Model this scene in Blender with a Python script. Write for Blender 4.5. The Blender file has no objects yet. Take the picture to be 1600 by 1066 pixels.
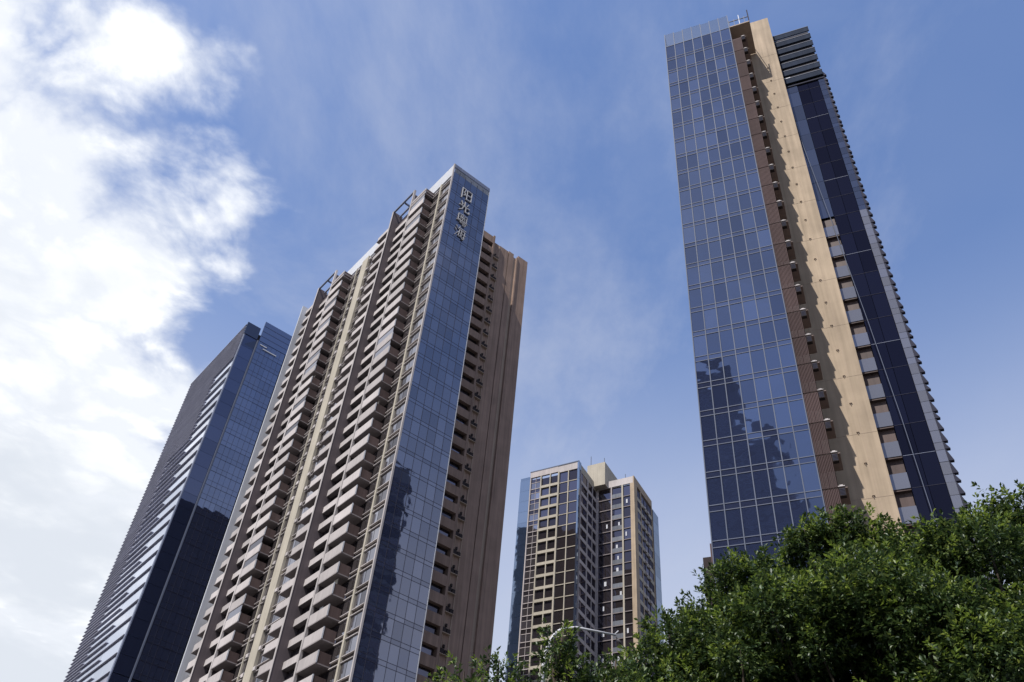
import bpy, math, random
import numpy as np
from mathutils import Matrix, Vector

scene = bpy.context.scene
COL = scene.collection
R = math.radians

# ------------------------------------------------------------------ camera
cam_d = bpy.data.cameras.new('camera')
cam_d.sensor_width = 36.0
cam_d.lens = 1390.0 / 1600.0 * 36.0
cam_d.clip_start = 0.1
cam_d.clip_end = 9000.0
cam = bpy.data.objects.new('camera', cam_d)
COL.objects.link(cam)
CR = Matrix(((0.9948171, -0.1016802, 0.0),
             (-0.0702240, -0.6870567, -0.7232024),
             (0.0735354, 0.7194541, -0.6906362)))
cam.matrix_world = Matrix.Translation((0, 0, 1.6)) @ CR.to_4x4()
scene.camera = cam

# ------------------------------------------------------------------ sky, sun, exposure
SUN = Vector((-0.466, -0.553, 1.0)).normalized()          # towards the sun
world = bpy.data.worlds.new('World')
scene.world = world
world.use_nodes = True


def build_world():
    nt = world.node_tree
    nt.nodes.clear()
    N, L = nt.nodes.new, nt.links.new
    out = N('ShaderNodeOutputWorld')
    bg = N('ShaderNodeBackground')
    bg.inputs['Strength'].default_value = 0.15
    L(bg.outputs[0], out.inputs[0])
    sky = N('ShaderNodeTexSky')
    sky.sky_type = 'NISHITA'
    sky.sun_disc = False
    sky.sun_elevation = math.asin(SUN.z)
    sky.sun_rotation = math.atan2(SUN.x, SUN.y)
    sky.air_density = 1.0
    sky.dust_density = 0.3
    sky.ozone_density = 2.2
    tc = N('ShaderNodeTexCoord')
    sep = N('ShaderNodeSeparateXYZ')
    L(tc.outputs['Generated'], sep.inputs[0])

    def m(op, a, b=None, c=None, clamp=False):
        n = N('ShaderNodeMath')
        n.operation = op
        n.use_clamp = clamp
        for i, v in enumerate((a, b, c)):
            if v is None:
                continue
            if isinstance(v, (int, float)):
                n.inputs[i].default_value = v
            else:
                L(v, n.inputs[i])
        return n.outputs[0]

    zc = m('MAXIMUM', sep.outputs[2], 0.06)
    px = m('DIVIDE', sep.outputs[0], zc)
    py = m('DIVIDE', sep.outputs[1], zc)
    pv = N('ShaderNodeCombineXYZ')
    L(px, pv.inputs[0])
    L(py, pv.inputs[1])

    def noise(scale, detail, rough, off, dist=0.0, sx=1.0, sy=1.0):
        mp = N('ShaderNodeMapping')
        mp.inputs['Location'].default_value = off
        mp.inputs['Scale'].default_value = (sx, sy, 1)
        L(pv.outputs[0], mp.inputs[0])
        n = N('ShaderNodeTexNoise')
        n.inputs['Scale'].default_value = scale
        n.inputs['Detail'].default_value = detail
        n.inputs['Roughness'].default_value = rough
        n.inputs['Distortion'].default_value = dist
        L(mp.outputs[0], n.inputs['Vector'])
        return n.outputs['Fac']

    def smooth(v, a, b):
        n = N('ShaderNodeMapRange')
        n.interpolation_type = 'SMOOTHSTEP'
        n.inputs[1].default_value = a
        n.inputs[2].default_value = b
        L(v, n.inputs[0])
        return n.outputs[0]

    # cumulus bank drifting along the west side
    n1 = noise(3.0, 9, 0.52, (8.2, 3.62, 0.0), 0.0)
    billow = m('SUBTRACT', m('MULTIPLY', m('ABSOLUTE', m('SUBTRACT', noise(5.0, 7, 0.55, (3.3, 1.7, 0.0), 0.3), 0.5)), 2.6), 0.22)
    n0 = noise(1.1, 2, 0.5, (4.1, 2.2, 0.0))
    edge = m('SUBTRACT', m('MULTIPLY_ADD', py, 0.06, -0.655), px)
    f = m('ADD', edge, m('MULTIPLY', m('SUBTRACT', n1, 0.5), 0.98))
    f = m('ADD', f, m('MULTIPLY', m('SUBTRACT', n0, 0.5), 0.35))
    # the bank is one of several drifting patches: open blue again farther west and behind
    far = m('ADD', m('MULTIPLY', smooth(px, -1.0, -2.4), smooth(py, 2.2, 0.6)), smooth(py, 0.35, -0.6))
    n5 = noise(0.9, 4, 0.5, (6.4, 1.9, 0.0))
    f = m('SUBTRACT', f, m('MULTIPLY', far, m('MULTIPLY_ADD', n5, -2.6, 2.3)))
    f = m('ADD', f, m('MULTIPLY_ADD', billow, 0.24, 0.10))
    bank = smooth(f, -0.07, 0.15)
    # thin wisps everywhere
    n2 = noise(2.3, 7, 0.60, (6.1, 2.6, 0.0), 0.35, 1.0, 0.75)
    n3 = noise(1.0, 3, 0.5, (2.7, 9.1, 0.0))
    wisp = m('MULTIPLY', smooth(n2, 0.42, 0.74), smooth(n3, 0.32, 0.6))
    n6 = noise(1.5, 8, 0.62, (3.9, 0.8, 0.0), 0.25, 1.0, 0.55)
    wisp = m('MAXIMUM', m('MULTIPLY', wisp, 0.40), m('MULTIPLY', smooth(n6, 0.40, 0.80), 0.72))
    veil = m('MULTIPLY', smooth(noise(0.7, 5, 0.55, (0.3, 5.5, 0)), 0.35, 0.75), 0.13)
    # moisture low in the sky
    low = smooth(sep.outputs[2], 0.78, 0.36)
    low = m('MULTIPLY', low, m('MULTIPLY_ADD', n6, 0.7, 0.58))
    thin = m('MAXIMUM', m('MAXIMUM', wisp, veil), low)
    # cloud light: sunlit tops, greyer bellies deep in the bank
    n4 = noise(2.2, 7, 0.55, (5.3, 8.8, 0.0))
    belly = m('MULTIPLY', smooth(f, 0.10, 0.55), smooth(m('MULTIPLY_ADD', sep.outputs[2], -0.35, m('ADD', n4, 0.20)), 0.36, 0.62))
    # tint of the blue
    tint = N('ShaderNodeMix')
    tint.data_type = 'RGBA'
    tint.blend_type = 'MULTIPLY'
    tint.inputs[0].default_value = 1.0
    L(sky.outputs[0], tint.inputs[6])
    tint.inputs[7].default_value = (0.95, 0.97, 1.10, 1)

    def mix(fac, a, b):
        n = N('ShaderNodeMix')
        n.data_type = 'RGBA'
        L(fac, n.inputs[0])
        for i, v in ((6, a), (7, b)):
            if isinstance(v, tuple):
                n.inputs[i].default_value = v
            else:
                L(v, n.inputs[i])
        return n.outputs[2]

    c = mix(thin, tint.outputs[2], (2.95, 3.2, 3.9, 1))
    puff = smooth(m('ADD', m('MULTIPLY', billow, 1.1), noise(3.2, 8, 0.6, (1.1, 3.7, 0.0))), 0.26, 0.62)
    lit = mix(puff, (4.6, 4.8, 5.15, 1), (5.6, 5.7, 5.8, 1))
    cl = mix(belly, lit, (3.85, 4.1, 4.5, 1))
    c = mix(bank, c, cl)
    L(c, bg.inputs['Color'])


build_world()

sun_d = bpy.data.lights.new('sun', 'SUN')
sun_d.energy = 4.4
sun_d.angle = R(0.53)
sun_d.color = (1.0, 0.955, 0.89)
sun = bpy.data.objects.new('sun', sun_d)
COL.objects.link(sun)
sun.rotation_euler = SUN.to_track_quat('Z', 'Y').to_euler()
sun.location = (0, 0, 250)

scene.render.engine = 'CYCLES'
scene.view_settings.view_transform = 'Standard'
scene.view_settings.look = 'None'
scene.view_settings.exposure = 0.4
scene.view_settings.gamma = 1.0

rng = random.Random(11)

# ------------------------------------------------------------------ materials
MATS = {}


def new_mat(name):
    m = bpy.data.materials.new(name)
    m.use_nodes = True
    nt = m.node_tree
    b = nt.nodes['Principled BSDF']
    MATS[name] = m
    return m, nt, b


def objcoord(nt, scale=(1, 1, 1)):
    tc = nt.nodes.new('ShaderNodeTexCoord')
    mp = nt.nodes.new('ShaderNodeMapping')
    mp.inputs['Scale'].default_value = scale
    nt.links.new(tc.outputs['Object'], mp.inputs[0])
    return mp.outputs[0]


def plaster(name, col, rough=0.8, var=0.10, streak=0.10, metal=0.0, rand=0.05, spec=0.12):
    """painted or rendered surface: blotches, vertical rain streaks, slight change from piece to piece"""
    m, nt, b = new_mat(name)
    L = nt.links.new
    geo = nt.nodes.new('ShaderNodeNewGeometry')
    n1 = nt.nodes.new('ShaderNodeTexNoise')
    n1.inputs['Scale'].default_value = 0.35
    n1.inputs['Detail'].default_value = 6
    L(geo.outputs['Position'], n1.inputs['Vector'])
    mp = nt.nodes.new('ShaderNodeMapping')
    mp.inputs['Scale'].default_value = (2.6, 2.6, 0.09)
    L(geo.outputs['Position'], mp.inputs[0])
    n2 = nt.nodes.new('ShaderNodeTexNoise')
    n2.inputs['Scale'].default_value = 1.0
    n2.inputs['Detail'].default_value = 5
    L(mp.outputs[0], n2.inputs['Vector'])
    oi = nt.nodes.new('ShaderNodeObjectInfo')

    def mr(src, lo, hi):
        n = nt.nodes.new('ShaderNodeMapRange')
        n.inputs[1].default_value = 0.25
        n.inputs[2].default_value = 0.75
        n.inputs[3].default_value = lo
        n.inputs[4].default_value = hi
        L(src, n.inputs[0])
        return n.outputs[0]

    def mul(a, c):
        n = nt.nodes.new('ShaderNodeMath')
        n.operation = 'MULTIPLY'
        L(a, n.inputs[0])
        L(c, n.inputs[1])
        return n.outputs[0]
    k = mul(mul(mr(n1.outputs['Fac'], 1 - var, 1 + var), mr(n2.outputs['Fac'], 1 - streak, 1 + streak)),
            mr(oi.outputs['Random'], 1 - rand, 1 + rand))
    hs = nt.nodes.new('ShaderNodeHueSaturation')
    hs.inputs['Color'].default_value = (*col, 1)
    L(k, hs.inputs['Value'])
    L(hs.outputs[0], b.inputs['Base Color'])
    b.inputs['Roughness'].default_value = rough
    b.inputs['Metallic'].default_value = metal
    b.inputs['Specular IOR Level'].default_value = spec
    bp = nt.nodes.new('ShaderNodeBump')
    bp.inputs['Strength'].default_value = 0.15
    bp.inputs['Distance'].default_value = 0.02
    n3 = nt.nodes.new('ShaderNodeTexNoise')
    n3.inputs['Scale'].default_value = 9
    L(geo.outputs['Position'], n3.inputs['Vector'])
    L(n3.outputs['Fac'], bp.inputs['Height'])
    L(bp.outputs[0], b.inputs['Normal'])
    return m


def coated_glass(name, refl, rough=0.02, wave=0.018, wscale=0.45, rand=0.16, body=(0.01, 0.014, 0.03)):
    """reflective coated facade glass: a tinted mirror film over a dark interior, slightly wavy"""
    m, nt, b = new_mat(name)
    L = nt.links.new
    oi = nt.nodes.new('ShaderNodeObjectInfo')
    mr = nt.nodes.new('ShaderNodeMapRange')
    mr.inputs[3].default_value = 1 - rand
    mr.inputs[4].default_value = 1 + rand
    L(oi.outputs['Random'], mr.inputs[0])
    hs = nt.nodes.new('ShaderNodeHueSaturation')
    hs.inputs['Color'].default_value = (*refl, 1)
    L(mr.outputs[0], hs.inputs['Value'])
    gl = nt.nodes.new('ShaderNodeBsdfGlossy')
    gl.inputs['Roughness'].default_value = rough
    L(hs.outputs[0], gl.inputs['Color'])
    df = nt.nodes.new('ShaderNodeBsdfDiffuse')
    df.inputs['Color'].default_value = (*body, 1)
    ad = nt.nodes.new('ShaderNodeAddShader')
    L(gl.outputs[0], ad.inputs[0])
    L(df.outputs[0], ad.inputs[1])
    outn = nt.nodes['Material Output']
    L(ad.outputs[0], outn.inputs['Surface'])
    nt.nodes.remove(b)
    geo = nt.nodes.new('ShaderNodeNewGeometry')
    n = nt.nodes.new('ShaderNodeTexNoise')
    n.inputs['Scale'].default_value = wscale
    n.inputs['Detail'].default_value = 1.5
    L(geo.outputs['Position'], n.inputs['Vector'])
    bp = nt.nodes.new('ShaderNodeBump')
    bp.inputs['Strength'].default_value = 1.0
    bp.inputs['Distance'].default_value = wave
    L(n.outputs['Fac'], bp.inputs['Height'])
    L(bp.outputs[0], gl.inputs['Normal'])
    return m


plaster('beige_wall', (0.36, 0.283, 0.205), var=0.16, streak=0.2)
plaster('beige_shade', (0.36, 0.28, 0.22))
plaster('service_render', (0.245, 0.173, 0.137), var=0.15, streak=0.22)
plaster('grey_render', (0.40, 0.36, 0.35))
plaster('parapet_panel', (0.42, 0.385, 0.375), rand=0.14)
plaster('dark_render', (0.115, 0.095, 0.10))
plaster('cream_pilaster', (0.37, 0.335, 0.275))
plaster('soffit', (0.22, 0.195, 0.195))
plaster('white_metal', (0.50, 0.51, 0.54), rough=0.4, var=0.04, streak=0.06)
plaster('steel_trim', (0.105, 0.12, 0.165), rough=0.6, var=0.04, streak=0.05)
plaster('dark_trim', (0.035, 0.036, 0.055), rough=0.85)
plaster('screen_slat', (0.085, 0.057, 0.056), rough=0.8, rand=0.15)
plaster('louver_blade', (0.022, 0.030, 0.05), rough=0.95, streak=0.2)
plaster('slate_louver', (0.16, 0.18, 0.25), rough=0.45, streak=0.16)
plaster('fin_grey', (0.29, 0.295, 0.36), rough=0.55, streak=0.12)
plaster('core_dark', (0.045, 0.042, 0.048))
plaster('interior', (0.07, 0.055, 0.05))
plaster('grey_glass_panel', (0.14, 0.15, 0.175), rough=0.35, streak=0.25, rand=0.15)
plaster('ledge_brown', (0.25, 0.19, 0.17))
plaster('brown_panel', (0.085, 0.06, 0.055), rough=0.5, streak=0.2, rand=0.15)
plaster('ac_casing', (0.035, 0.028, 0.028), rough=0.85)
plaster('lamp_paint', (0.46, 0.46, 0.48), rough=0.35, var=0.03, streak=0.03)
plaster('lamp_dark', (0.06, 0.055, 0.06), rough=0.4)
plaster('bark', (0.06, 0.048, 0.038), rough=0.9, var=0.3)
plaster('paving', (0.085, 0.083, 0.08), rough=0.9)
plaster('sign_metal', (0.46, 0.45, 0.45), rough=0.35, var=0.03, streak=0.03)
coated_glass('tower_glass', (0.088, 0.108, 0.145), rand=0.34, wave=0.03, body=(0.016, 0.021, 0.045))
coated_glass('tower_spandrel', (0.082, 0.10, 0.135), rand=0.2, body=(0.018, 0.022, 0.045))
coated_glass('blue_glass', (0.20, 0.20, 0.225), wave=0.010)
coated_glass('edge_glass', (0.075, 0.08, 0.10), rough=0.06, rand=0.3, body=(0.10, 0.10, 0.108))
coated_glass('slate_glass', (0.05, 0.06, 0.085), rough=0.05, rand=0.25, body=(0.022, 0.026, 0.04))
coated_glass('deep_glass', (0.085, 0.095, 0.14), wave=0.008)
coated_glass('block_glass', (0.30, 0.33, 0.36), rough=0.04, body=(0.01, 0.018, 0.035))
coated_glass('navy_glass', (0.014, 0.014, 0.022), wave=0.006, rand=0.3, body=(0.004, 0.0045, 0.0095))
coated_glass('far_glass', (0.155, 0.175, 0.235), wave=0.02, rand=0.10)
coated_glass('strip_glass', (0.74, 0.75, 0.80), rough=0.08)
coated_glass('home_window', (0.26, 0.26, 0.29), rough=0.04, rand=0.55, body=(0.03, 0.026, 0.026))
coated_glass('dark_window', (0.085, 0.085, 0.11), rough=0.04, rand=0.6, body=(0.018, 0.015, 0.016))


def crown_glass():
    m, nt, b = new_mat('crown_glass')
    L = nt.links.new
    gl = nt.nodes.new('ShaderNodeBsdfGlossy')
    gl.inputs['Roughness'].default_value = 0.05
    gl.inputs['Color'].default_value = (0.09, 0.09, 0.095, 1)
    tr = nt.nodes.new('ShaderNodeBsdfTransparent')
    tr.inputs['Color'].default_value = (0.70, 0.70, 0.68, 1)
    ad = nt.nodes.new('ShaderNodeAddShader')
    L(gl.outputs[0], ad.inputs[0])
    L(tr.outputs[0], ad.inputs[1])
    L(ad.outputs[0], nt.nodes['Material Output'].inputs['Surface'])
    nt.nodes.remove(b)


crown_glass()


def leaf_mat(name, c0, c1, c2, tr):
    m, nt, b = new_mat(name)
    L = nt.links.new
    geo = nt.nodes.new('ShaderNodeNewGeometry')
    cr = nt.nodes.new('ShaderNodeValToRGB')
    e = cr.color_ramp.elements
    e[0].position, e[0].color = 0.0, c0
    e[1].position, e[1].color = 1.0, c2
    k = cr.color_ramp.elements.new(0.62)
    k.color = c1
    L(geo.outputs['Random Per Island'], cr.inputs[0])
    L(cr.outputs[0], b.inputs['Base Color'])
    b.inputs['Roughness'].default_value = 0.46
    b.inputs['Specular IOR Level'].default_value = 0.45
    tl = nt.nodes.new('ShaderNodeBsdfTranslucent')
    hs = nt.nodes.new('ShaderNodeHueSaturation')
    hs.inputs['Value'].default_value = 1.5
    hs.inputs['Hue'].default_value = 0.485
    L(cr.outputs[0], hs.inputs['Color'])
    L(hs.outputs[0], tl.inputs['Color'])
    mx = nt.nodes.new('ShaderNodeMixShader')
    mx.inputs[0].default_value = tr
    L(b.outputs[0], mx.inputs[1])
    L(tl.outputs[0], mx.inputs[2])
    L(mx.outputs[0], nt.nodes['Material Output'].inputs['Surface'])


leaf_mat('leaf', (0.016, 0.034, 0.012, 1), (0.042, 0.078, 0.021, 1), (0.11, 0.15, 0.04, 1), 0.25)
leaf_mat('sunlit_young_leaf', (0.07, 0.12, 0.018, 1), (0.12, 0.18, 0.028, 1), (0.18, 0.23, 0.05, 1), 0.40)  # young leaves, brightened so their colour also carries the sunlit crown tops

# ------------------------------------------------------------------ object helpers
CACHE = {}


def tag(o, label=None, cat=None, group=None, kind=None):
    if label:
        o['label'] = label
    if cat:
        o['category'] = cat
    if group:
        o['group'] = group
    if kind:
        o['kind'] = kind
    return o


def empty(name, loc, rz=0.0):
    o = bpy.data.objects.new(name, None)
    o.location = loc
    o.rotation_euler = (0, 0, rz)
    COL.objects.link(o)
    return o


def boxes_mesh(name, boxes, mats):
    """boxes: (x0,x1,y0,y1,z0,z1,material index)"""
    v, f, mi = [], [], []
    for b in boxes:
        x0, x1, y0, y1, z0, z1 = b[:6]
        k = b[6] if len(b) > 6 else 0
        n = len(v)
        v += [(x0, y0, z0), (x1, y0, z0), (x1, y1, z0), (x0, y1, z0),
              (x0, y0, z1), (x1, y0, z1), (x1, y1, z1), (x0, y1, z1)]
        f += [(n, n + 3, n + 2, n + 1), (n + 4, n + 5, n + 6, n + 7), (n, n + 1, n + 5, n + 4),
              (n + 1, n + 2, n + 6, n + 5), (n + 2, n + 3, n + 7, n + 6), (n + 3, n, n + 4, n + 7)]
        mi += [k] * 6
    me = bpy.data.meshes.new(name)
    me.from_pydata(v, [], f)
    me.polygons.foreach_set('material_index', mi)
    for m in mats:
        me.materials.append(MATS[m])
    return me


def link(name, me, parent=None, loc=(0, 0, 0), rot=(0, 0, 0)):
    o = bpy.data.objects.new(name, me)
    o.location = loc
    o.rotation_euler = rot
    if parent:
        o.parent = parent
    COL.objects.link(o)
    return o


def P(name, root, x0, x1, y0, y1, z0, z1, mat, tilt=0.0, kind=None):
    """a box-shaped part given by its extents in the frame of its thing; alike boxes share mesh data"""
    d = (round(x1 - x0, 4), round(y1 - y0, 4), round(z1 - z0, 4), mat)
    me = CACHE.get(d)
    if me is None:
        me = boxes_mesh(name, [(-d[0] / 2, d[0] / 2, -d[1] / 2, d[1] / 2, -d[2] / 2, d[2] / 2)], [mat])
        CACHE[d] = me
    rot = (0, 0, 0)
    if tilt:
        rot = (rng.gauss(0, tilt), 0, rng.gauss(0, tilt))
        if d[0] < d[1]:
            rot = (0, rng.gauss(0, tilt), rng.gauss(0, tilt))
    o = link(name, me, root, ((x0 + x1) / 2, (y0 + y1) / 2, (z0 + z1) / 2), rot)
    if kind:
        o['kind'] = kind
    return o


def J(name, root, key, boxes, mats, loc=(0, 0, 0), kind=None):
    """a part of several boxes in one mesh, cached under key"""
    me = CACHE.get(key)
    if me is None:
        me = boxes_mesh(name, boxes, mats)
        CACHE[key] = me
    o = link(name, me, root, loc)
    if kind:
        o['kind'] = kind
    return o


def tube_mesh(name, pts, radii, mat, seg=8):
    pts = [Vector(p) for p in pts]
    v, f = [], []
    for i, p in enumerate(pts):
        a = pts[min(i + 1, len(pts) - 1)] - pts[max(i - 1, 0)]
        a.normalize()
        s = a.cross(Vector((0, 0, 1)))
        if s.length < 1e-3:
            s = Vector((1, 0, 0))
        s.normalize()
        t = s.cross(a)
        r = radii[i] if hasattr(radii, '__len__') else radii
        for k in range(seg):
            an = 2 * math.pi * k / seg
            v.append(tuple(p + s * (r * math.cos(an)) + t * (r * math.sin(an))))
    for i in range(len(pts) - 1):
        for k in range(seg):
            a, b = i * seg + k, i * seg + (k + 1) % seg
            f.append((a, b, b + seg, a + seg))
    f.append(tuple(range(seg - 1, -1, -1)))
    n = (len(pts) - 1) * seg
    f.append(tuple(range(n, n + seg)))
    me = bpy.data.meshes.new(name)
    me.from_pydata(v, [], f)
    me.materials.append(MATS[mat])
    me.polygons.foreach_set('use_smooth', [True] * len(me.polygons))
    return me


# ------------------------------------------------------------------ ground
g = boxes_mesh('ground', [(-4000, 4000, -4000, 4000, -0.4, 0)], ['paving'])
tag(link('ground', g), kind='structure')

# ================================================================== slender glass tower with beige wall (right)
TA = R(-25.3)
T = empty('glass_tower', (16.4815, 57.6967, 0), TA)
tag(T, 'slender tower with pale blue glass grid and sunlit beige wall above the leafy trees', 'tower')


def build_glass_tower():
    FH, W = 3.15, 8.45
    cw = W / 7
    nf = 26
    P('core', T, 0.06, W - 0.06, 0.14, 14, 0, 113.3, 'core_dark')
    P('side_wall', T, W - 0.05, W + 0.02, 0.05, 14, 0, 113.6, 'dark_trim')
    P('podium_wall', T, 0, W, 0.02, 0.13, 0, 110.5 - FH * nf - 0.6, 'slate_louver')
    rest = []
    for k in range(nf + 1):
        z = 110.5 - FH * k
        P('transom', T, -0.02, W + 0.02, -0.05, 0.03, z - 0.035, z + 0.035, 'steel_trim')
        P('transom', T, -0.02, W + 0.02, -0.05, 0.03, z - 0.605, z - 0.535, 'steel_trim')
        for i in range(7):
            x0, x1 = i * cw + 0.03, (i + 1) * cw - 0.03
            if k > 0:
                P('glass_pane', T, x0, x1, -0.012, 0.02, z + 0.03, z + FH - 0.60, 'tower_glass', tilt=0.004)
            if k >= nf - 14:
                P('spandrel_pane', T, x0, x1, -0.012, 0.02, z - 0.54, z - 0.03, 'tower_spandrel', tilt=0.0022)
            else:
                rest.append((x0, x1, -0.012, 0.02, z - 0.54, z - 0.03, 0))
    link('spandrel_glazing', boxes_mesh('spandrel_glazing', rest, ['tower_spandrel']), T)['kind'] = 'stuff'
    for i in range(8):
        x = i * cw
        P('mullion', T, x - 0.04, x + 0.04, -0.09, 0.024, 110.5 - FH * nf - 0.6, 117.0, 'steel_trim')
    # open glass crown above the roof
    for i in range(7):
        x0, x1 = i * cw + 0.04, (i + 1) * cw - 0.04
        top = 117.0 - (0.15 if i % 3 == 1 else 0.0)
        P('crown_pane', T, x0, x1, -0.012, 0.02, 113.7, top, 'crown_glass', tilt=0.003)
        P('glass_pane', T, x0, x1, -0.012, 0.02, 110.56, 113.62, 'tower_glass', tilt=0.003)
    P('transom', T, 0, W, -0.05, 0.03, 113.62, 113.70, 'steel_trim')
    for y0 in (0.05, 3.1, 6.2):
        P('crown_pane', T, -0.02, 0.02, y0, y0 + 2.9, 110.6, 117.0, 'crown_glass')
    # beige service wall, set back beside the glass
    P('beige_wall', T, W + 0.03, 13.6, 4.8, 14, 0, 122.3, 'beige_wall')
    for x in (10.9, 12.45):
        P('wall_joint', T, x - 0.012, x + 0.012, 4.788, 4.82, 0, 122.3, 'beige_shade')
    for k in range(0, nf + 1, 2):
        z = 112.3 - FH * k
        P('wall_joint', T, W + 0.04, 13.59, 4.788, 4.82, z - 0.011, z + 0.011, 'beige_shade')
    for k in range(nf + 1):
        z = 110.5 - FH * k
        # ledge for the air conditioning, one per storey
        P('service_ledge', T, W + 0.05, 10.32, 0.12, 2.42, z - 0.03, z + 0.03, 'ledge_brown')
        J('slat_screen', T, 'slats', [(0.115 * q, 0.115 * q + 0.07, 0.0, 0.09, -1.5, 1.5, 0) for q in range(10)] + [(-0.02, 1.14, 0.02, 0.07, -1.53, -1.47, 0)],
          ['screen_slat'], (8.53, 0.0, z - 1.60))
        a = J('air_conditioner', T, 'ac', [(-0.20, 0.24, 0.02, 0.40, -0.75, -0.05, 0), (-0.22, 0.26, -0.03, 0.42, 0.045, 0.115, 1),
                                           (-0.10, 0.14, -0.02, 0.30, 0.12, 0.20, 1)],
              ['ac_casing', 'parapet_panel'], (9.88, 0.0, z))  # pale cap: the sunlit top of the unit is put into its colour
        J('grille', a, 'acg', [(-0.16, 0.20, 0.0, 0.018, -0.68 + 0.12 * q, -0.62 + 0.12 * q, 0) for q in range(5)], ['dark_trim'])
        if k % 1 == 0:
            J('wall_vent', T, 'vent', [(-0.11, 0.11, -0.12, 0, 0, 0.04, 0), (-0.02, 0.02, -0.08, 0, -0.22, 0, 0)],
              ['beige_shade'], (12.1, 4.8, z - 1.2))
    for x, y in ((8.75, 2.5), (9.05, 2.52), (9.62, 2.5)):
        P('drain_pipe', T, x - 0.05, x + 0.05, y, y + 0.1, 20, 113.5, 'brown_panel')
    # roof canopy with railing
    P('roof_canopy', T, W + 0.03, 11.1, 0.0, 4.7, 113.75, 113.95, 'beige_shade')
    for i, x in enumerate((8.55, 9.2, 9.85, 10.5, 11.02)):
        P('rail_post', T, x - 0.04, x + 0.04, 0.03, 0.11, 113.95, 115.6 if i != 2 else 116.4, 'steel_trim' if i != 2 else 'white_metal')
    P('handrail', T, 8.5, 11.08, 0.02, 0.12, 115.2, 115.3, 'steel_trim')
    P('handrail', T, 11.0, 11.08, 0.15, 4.7, 115.2, 115.3, 'dark_trim')
    P('rail_post', T, 10.98, 11.12, 0.0, 0.14, 113.95, 117.0, 'dark_trim')
    # rear wing right of the wall
    P('rear_wing', T, 13.3, 18.25, 6.6, 15, 0, 118.6, 'core_dark')
    for k in range(2, nf + 1):
        z = 110.5 - FH * k
        if k < 11:
            P('dark_pane', T, 13.4, 15.0, 6.2, 6.26, z + 0.02, z + FH - 0.02, 'slate_glass', tilt=0.003)  # upper storeys: the darker sky reflection is put into this glass colour
            continue
        P('balcony_parapet', T, 13.4, 15.0, 5.9, 6.0, z - 0.2, z + 1.3, 'edge_glass', tilt=0.008)
        P('balcony_slab', T, 13.4, 15.0, 5.95, 6.6, z - 0.36, z - 0.2, 'brown_panel')
        P('shaded_opening', T, 13.4, 14.98, 6.25, 6.35, z + 1.3, z + FH - 0.37, 'brown_panel')  # brown panel paints the dark of the open recess above the parapet
    for k in range(2, nf + 1):
        z = 110.5 - FH * k
        P('transom', T, 15.05, 17.56, 6.235, 6.255, z - 0.03, z + 0.01, 'slate_louver' if k % 4 == 0 else 'dark_trim')
        for x0, x1 in ((15.05, 16.28), (16.32, 17.56)):
            P('dark_pane', T, x0, x1, 6.26, 6.32, z + 0.02, z + FH - 0.02, 'navy_glass', tilt=0.002)
        for z0, h in ((0.0, 0.72), (0.76, 1.17), (1.97, 1.16)):
            P('edge_panel', T, 17.60, 18.28, 6.2, 6.28, z + z0, z + z0 + h, 'edge_glass' if k >= 11 else 'slate_glass', tilt=0.008)  # darker glass higher up stands in for a different sky reflection
            fin = CACHE.get(('fin', h))
            if fin is None:
                fin = bpy.data.meshes.new('edge_fin')
                vs = [(0, 0, 0), (0.42, 0, 0), (0.06, 0, h * 0.96), (0, 0, h * 0.96)]
                vs = vs + [(a, 0.35, c) for a, b, c in vs]
                fin.from_pydata(vs, [], [(0, 1, 2, 3), (7, 6, 5, 4), (0, 4, 5, 1), (1, 5, 6, 2), (2, 6, 7, 3), (3, 7, 4, 0)])
                fin.materials.append(MATS['dark_trim'])
                CACHE[('fin', h)] = fin
            link('edge_fin', fin, T, (18.285, 6.15, z + z0))
    for i in range(7):
        zt = 118.8 - 1.9 * i
        P('roof_louver', T, 13.3, 18.35, 5.9, 6.05, zt - 1.15, zt, 'louver_blade')
        P('louver_rail', T, 13.3, 18.4, 6.1, 6.35, zt - 1.72, zt - 1.5, 'dark_trim')
        P('louver_highlight', T, 13.28, 18.37, 5.86, 5.895, zt - 0.12, zt - 0.02, 'steel_trim')  # thin pale strip paints the highlight along each blade
    P('light_slot', T, 13.6, 14.5, 6.05, 6.15, 107.4, 107.8, 'white_metal')
    link('hanging_rope', tube_mesh('hanging_rope', [(13.72, 5.75, 99), (13.85, 5.7, 92), (14.6, 5.66, 78), (15.35, 5.64, 62), (15.75, 5.6, 51), (15.98, 5.6, 40), (16.0, 5.6, 24)], 0.035, 'steel_trim', 6), T)
    # lower block leaning on the left side
    P('lower_block', T, -0.95, -0.05, 1.0, 9, 0, 37.4, 'ac_casing')
    P('lower_block_edge', T, -0.22, -0.02, 0.3, 1.0, 0, 38.1, 'screen_slat')


build_glass_tower()

# ================================================================== balcony tower with the vertical sign (centre)
BA = R(36.2)
B = empty('balcony_tower', (-14.4067, 101.3724, 0), BA)
tag(B, 'tall apartment tower with rows of balconies and a blue glass end bearing a vertical sign', 'tower')


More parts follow.
